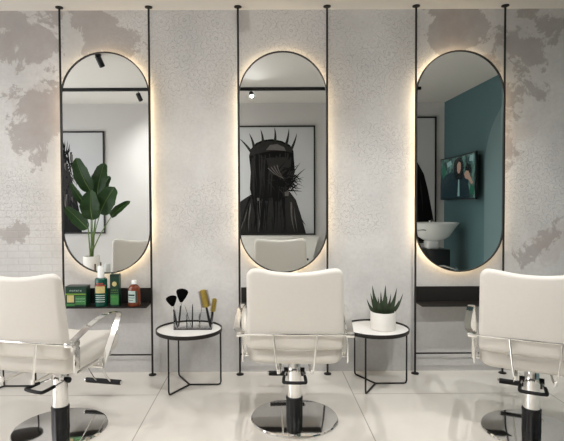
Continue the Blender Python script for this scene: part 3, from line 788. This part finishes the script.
# wash basin unit
yb_ = .60; cxp = mi(433.5, 222.6, yb_)
t = thing('wash_basin', 'white ceramic hair wash basin on a black stand beside the teal wall', 'basin', (cxp.x, yb_, 0))
zr = cxp.z; hwid = mi(458.3, 222.6, yb_).x-cxp.x
b = NB()
prof = [(0, zr-.245), (.10, zr-.245), (hwid*.42, zr-.235), (hwid*.62, zr-.19), (hwid*.80, zr-.10), (hwid*.92, zr-.04), (hwid, zr-.008), (hwid, zr), (hwid*.96, zr), (hwid*.88, zr-.05), (hwid*.6, zr-.14), (.03, zr-.17), (0, zr-.17)]
lathe(b, prof, seg=56, sy=.80); bw = obj('bowl', b, 'ceramic', t)
b = NB(); lathe(b, [(0, zr-.169), (.028, zr-.169), (.028, zr-.164), (0, zr-.164)], seg=20); obj('drain', b, 'chrome', bw)
b = NB(); box(b, (-.03, 0, zr-.30), (.16, .2, .12), .03, 4); obj('bowl_neck', b, 'ceramic', t)
b = NB(); box(b, (.02, 0, (zr-.355)/2+.001), (.30, .34, zr-.357), .012); obj('stand', b, 'blackplastic', t)
b = NB(); cyl(b, (.02, -.2, zr-.004), (.02, -.2, zr+.022), .017); tube(b, smooth_path([(.02, -.2, zr+.01), (.02, -.16, zr+.028), (.02, -.08, zr+.012)], 4), .008, 10); obj('tap', b, 'chrome', t)
b = NB(); tube(b, smooth_path([(-.19, .245, zr-.09), (-.24, .262, zr-.085), (-.30, .262, zr-.092)], 4), .008, 10); obj('hose_handset', b, 'chrome', t)

# white counter under the middle picture
p0 = mi(318, 236.5, .32); pL = mi(205, 236.5, .32); p2 = mi(309, 265, .32)
sl = (p0.x-p2.x)/(p0.z-p2.z)
t = thing('reception_counter', 'white counter with a slanted right end below the crowned portrait', 'counter', (0, 0, 0))
b = NB(); ztop = p0.z; xe = p0.x; xb0 = xe-sl*ztop*.8
pts = [(pL.x, .002), (xb0, .002), (xe, ztop-.03), (pL.x, ztop-.03)]
fa = [b.verts.new((x, .32, z)) for x, z in pts]; fb = [b.verts.new((x, YB+.03, z)) for x, z in pts]
b.faces.new(fa); b.faces.new(fb[::-1])
for k in range(4): b.faces.new((fa[k], fa[(k+1) % 4], fb[(k+1) % 4], fb[k]))
obj('counter_body', b, 'counter', t, smooth=False)
b = NB(); box(b, ((pL.x+xe)/2, .147+.0, ztop-.015), (xe-pL.x+.02, .36, .03), .004); obj('countertop', b, 'counter', t)
kp = mi(307.6, 259.3, .33); b = NB(); cyl(b, (kp.x, .319, kp.z), (kp.x, .345, kp.z), .016); cyl(b, (kp.x-.03, .343, kp.z-.006), (kp.x+.01, .343, kp.z+.004), .007); obj('door_knob', b, 'blackplastic', t)

# bird of paradise plant on a wooden stand
yq = .42; pb = mi(91.5, 256, yq)
t = thing('bird_of_paradise_plant', 'tall broad-leaved green plant in a white pot on a wooden stand, in the left mirror', 'potted plant', (pb.x, yq, 0))
zp = pb.z; R_ = .115
b = NB(); lathe(b, [(0, zp-.26), (R_-.012, zp-.26), (R_-.004, zp-.252), (R_, zp-.003), (R_-.003, zp), (R_-.012, zp), (R_-.014, zp-.03), (0, zp-.032)], seg=44); obj('pot', b, 'pot', t)
b = NB(); lathe(b, [(0, zp-.020), (R_-.016, zp-.022), (R_-.016, zp-.0315), (0, zp-.0315)], seg=28); obj('soil', b, 'soil', t)
sb = NB()
for a in (50, 140, 230, 320):
    a = math.radians(a); x, y = (R_+.016)*math.cos(a), (R_+.016)*math.sin(a); cyl(sb, (x*1.08, y*1.08, 0.001), (x, y, zp-.10), .012, .011)
box(sb, (0, 0, zp-.275), (.21, .022, .028), rot=Matrix.Rotation(math.radians(50), 3, 'Z')); box(sb, (0, 0, zp-.275), (.21, .022, .028), rot=Matrix.Rotation(math.radians(140), 3, 'Z'))
obj('wooden_stand', sb, 'wood', t)
def big_leaf(bp, tip, w, dy, bulge=.05, mid=.5, fold=.25):
    base = mi(bp[0], bp[1], yq+dy); tp = mi(tip[0], tip[1], yq+dy*1.6); o = Vector((pb.x, yq, 0)); base -= o; tp -= o
    root = Vector((random.uniform(-.03, .03), random.uniform(-.03, .03), zp-.025))
    c1 = root.lerp(base, .5)+Vector((0, 0, .04))*(1 if abs(base.x) > .05 else .3)
    b = NB(); pp = smooth_path([root, c1, base], 6); tube(b, pp, [.011-.006*i/(len(pp)-1) for i in range(len(pp))], 8); sm = obj('leaf_stalk', b, 'stem', t)
    d = tp-base; side = d.cross(Vector((0, 1, 0))).normalized(); nn = side.cross(d).normalized()
    if nn.y < 0: nn = -nn
    b = NB(); n, m = 18, 8; G = []
    for i in range(n+1):
        u = i/n; prof_ = (math.sin(PI*min(1, u**.85))**.42)*(1-.12*u) if 0 < u < 1 else .02
        c = base+d*u+nn*(bulge*math.sin(PI*u))
        row = []
        for j in range(m+1):
            s = -1+2*j/m; ww = w*prof_*s*(1-.10*abs(math.sin(9*u+2*s)))
            row.append(b.verts.new(c+side*ww+nn*(fold*abs(ww)+.006*math.sin(40*u)*abs(s))))
        G.append(row)
    for i in range(n):
        for j in range(m): b.faces.new((G[i][j], G[i][j+1], G[i+1][j+1], G[i+1][j]))
    bmesh.ops.solidify(b, geom=list(b.faces), thickness=.0015)
    o_ = obj('leaf', b, 'leaf', t)
    b = NB(); tube(b, [base+d*(i/8)+nn*(bulge*math.sin(PI*i/8)+.002) for i in range(9)], [.005*(1-.09*i) for i in range(9)], 6); obj('midrib', b, 'stem', o_)
big_leaf((91, 192), (76, 158), 0.129, -.04, .06)
big_leaf((97.5, 194), (104.5, 163), 0.123, -.10, .05)
big_leaf((92.5, 220), (91, 190), 0.154, .10, .05)
big_leaf((100, 214), (115, 187), 0.16, .05, .06)
big_leaf((111, 217), (130.5, 201), 0.062, .0, .08, fold=.9)
big_leaf((88, 229), (65, 207), 0.105, .08, -.02)
big_leaf((86, 205), (71, 183), 0.062, .12, .04, fold=.7)
big_leaf((98, 200), (110, 176), 0.086, -.16, .04, fold=.5)

# ------------------------------------------------------------------ ceiling track and spotlights
YT = 2*YM-6.27
ct = ceil_z(YT)
b = NB(); xe = mi(421, 88.5, YT).x
box(b, ((XL+.3+xe)/2, YT, ct-.021), (xe-XL-.3, .035, .040), .002, 1)
tag(obj('ceiling_track', b, 'blackplastic'), 'long black light track running across the ceiling, reflected in the mirrors', 'light track')
def make_spot(label, x, y, aim, power, drop=.045, L=.115, canopy=True, group='black ceiling spotlights'):
    zc = ceil_z(y) - (.0415 if not canopy else 0)
    t = thing('ceiling_spotlight', label, 'spotlight', (x, y, zc), 0, group)
    aim = Vector(aim).normalized(); hinge = Vector((0, 0, -drop))
    b = NB(); cyl(b, (0, 0, -.0005), (0, 0, -drop), .004, seg=8)
    if canopy: lathe(b, [(0, -.012), (.03, -.012), (.032, -.0005), (0, -.0005)], seg=20)
    obj('stem', b, 'black', t)
    q = aim.to_track_quat('Z', 'Y').to_matrix().to_euler()
    r = .029
    b = NB(); lathe(b, [(0, 0), (r-.006, 0), (r, .006), (r, L), (r-.004, L), (r-.005, L-.02), (0, L-.021)], seg=28)
    h = obj('lamp_head', b, 'blackplastic', t); h.location = hinge-aim*.02; h.rotation_euler = q
    b = NB(); lathe(b, [(0, L-.020), (r-.006, L-.020), (r-.006, L-.014), (0, L-.014)], seg=20); obj('lens', b, 'lens', h)
    ld = bpy.data.lights.new('lamp', 'SPOT'); ld.energy = power; ld.color = (.99, .985, .97); ld.spot_size = math.radians(118); ld.spot_blend = .9; ld.shadow_soft_size = .014
    lo = bpy.data.objects.new('lamp', ld); col.objects.link(lo); lo.parent = t
    lo.location = hinge+aim*(L-.026); lo.rotation_euler = (-aim).to_track_quat('Z', 'Y').to_matrix().to_euler()
    return t
sx = mi(138.3, 96, YT).x; mx = mi(251.3, 96, YT).x
YR = 2.41
PW = 105
make_spot('black ceiling spotlight under the track, the small tilted one in the left mirror', sx, YT, (.32, -.75, -1), PW, canopy=False, L=.105)
make_spot('black ceiling spotlight under the track, seen end-on in the middle mirror', mx, YT, (.10, 1, -.70), PW*.5, canopy=False, L=.105, drop=.04)
make_spot('added black ceiling spotlight on the track, unseen between the middle and right mirrors', 1.30, YT, (.1, .6, -1), PW, canopy=False, L=.105)  # extra lamp on the track, added as a light source
make_spot('black ceiling spotlight on the far left end of the track', -3.05, YT, (.25, .6, -1), PW, canopy=False, L=.105)
s1 = mi(98.2, 57.5, YR)
make_spot('large tilted black spotlight under the ceiling, near the top of the left mirror', s1.x, YR, (.30, -.7, -1), PW*.55, drop=ceil_z(YR)-s1.z+.0, L=.115)
make_spot('added unseen black ceiling spotlight above the middle chair, near the mirror wall', mx, YR, (0, .2, -1), PW*.55)  # unseen lamp repeating the row, added to light the room
make_spot('added unseen black ceiling spotlight above the right chair, near the mirror wall', 1.30, YR, (0, .2, -1), PW*.55)  # another unseen lamp added for light at this end

# ------------------------------------------------------------------ world and view
w = bpy.data.worlds.new('world'); sc.world = w; w.use_nodes = True
w.node_tree.nodes['Background'].inputs[0].default_value = (.97, .98, 1, 1); w.node_tree.nodes['Background'].inputs[1].default_value = 3.9
sc.view_settings.view_transform = 'Standard'; sc.view_settings.look = 'None'; sc.view_settings.gamma = 1
sc.view_settings.use_curve_mapping = False
sc.view_settings.exposure = 0.09
sc.cycles.max_bounces = 14; sc.cycles.diffuse_bounces = 6; sc.cycles.glossy_bounces = 8
sc.cycles.sample_clamp_indirect = 6
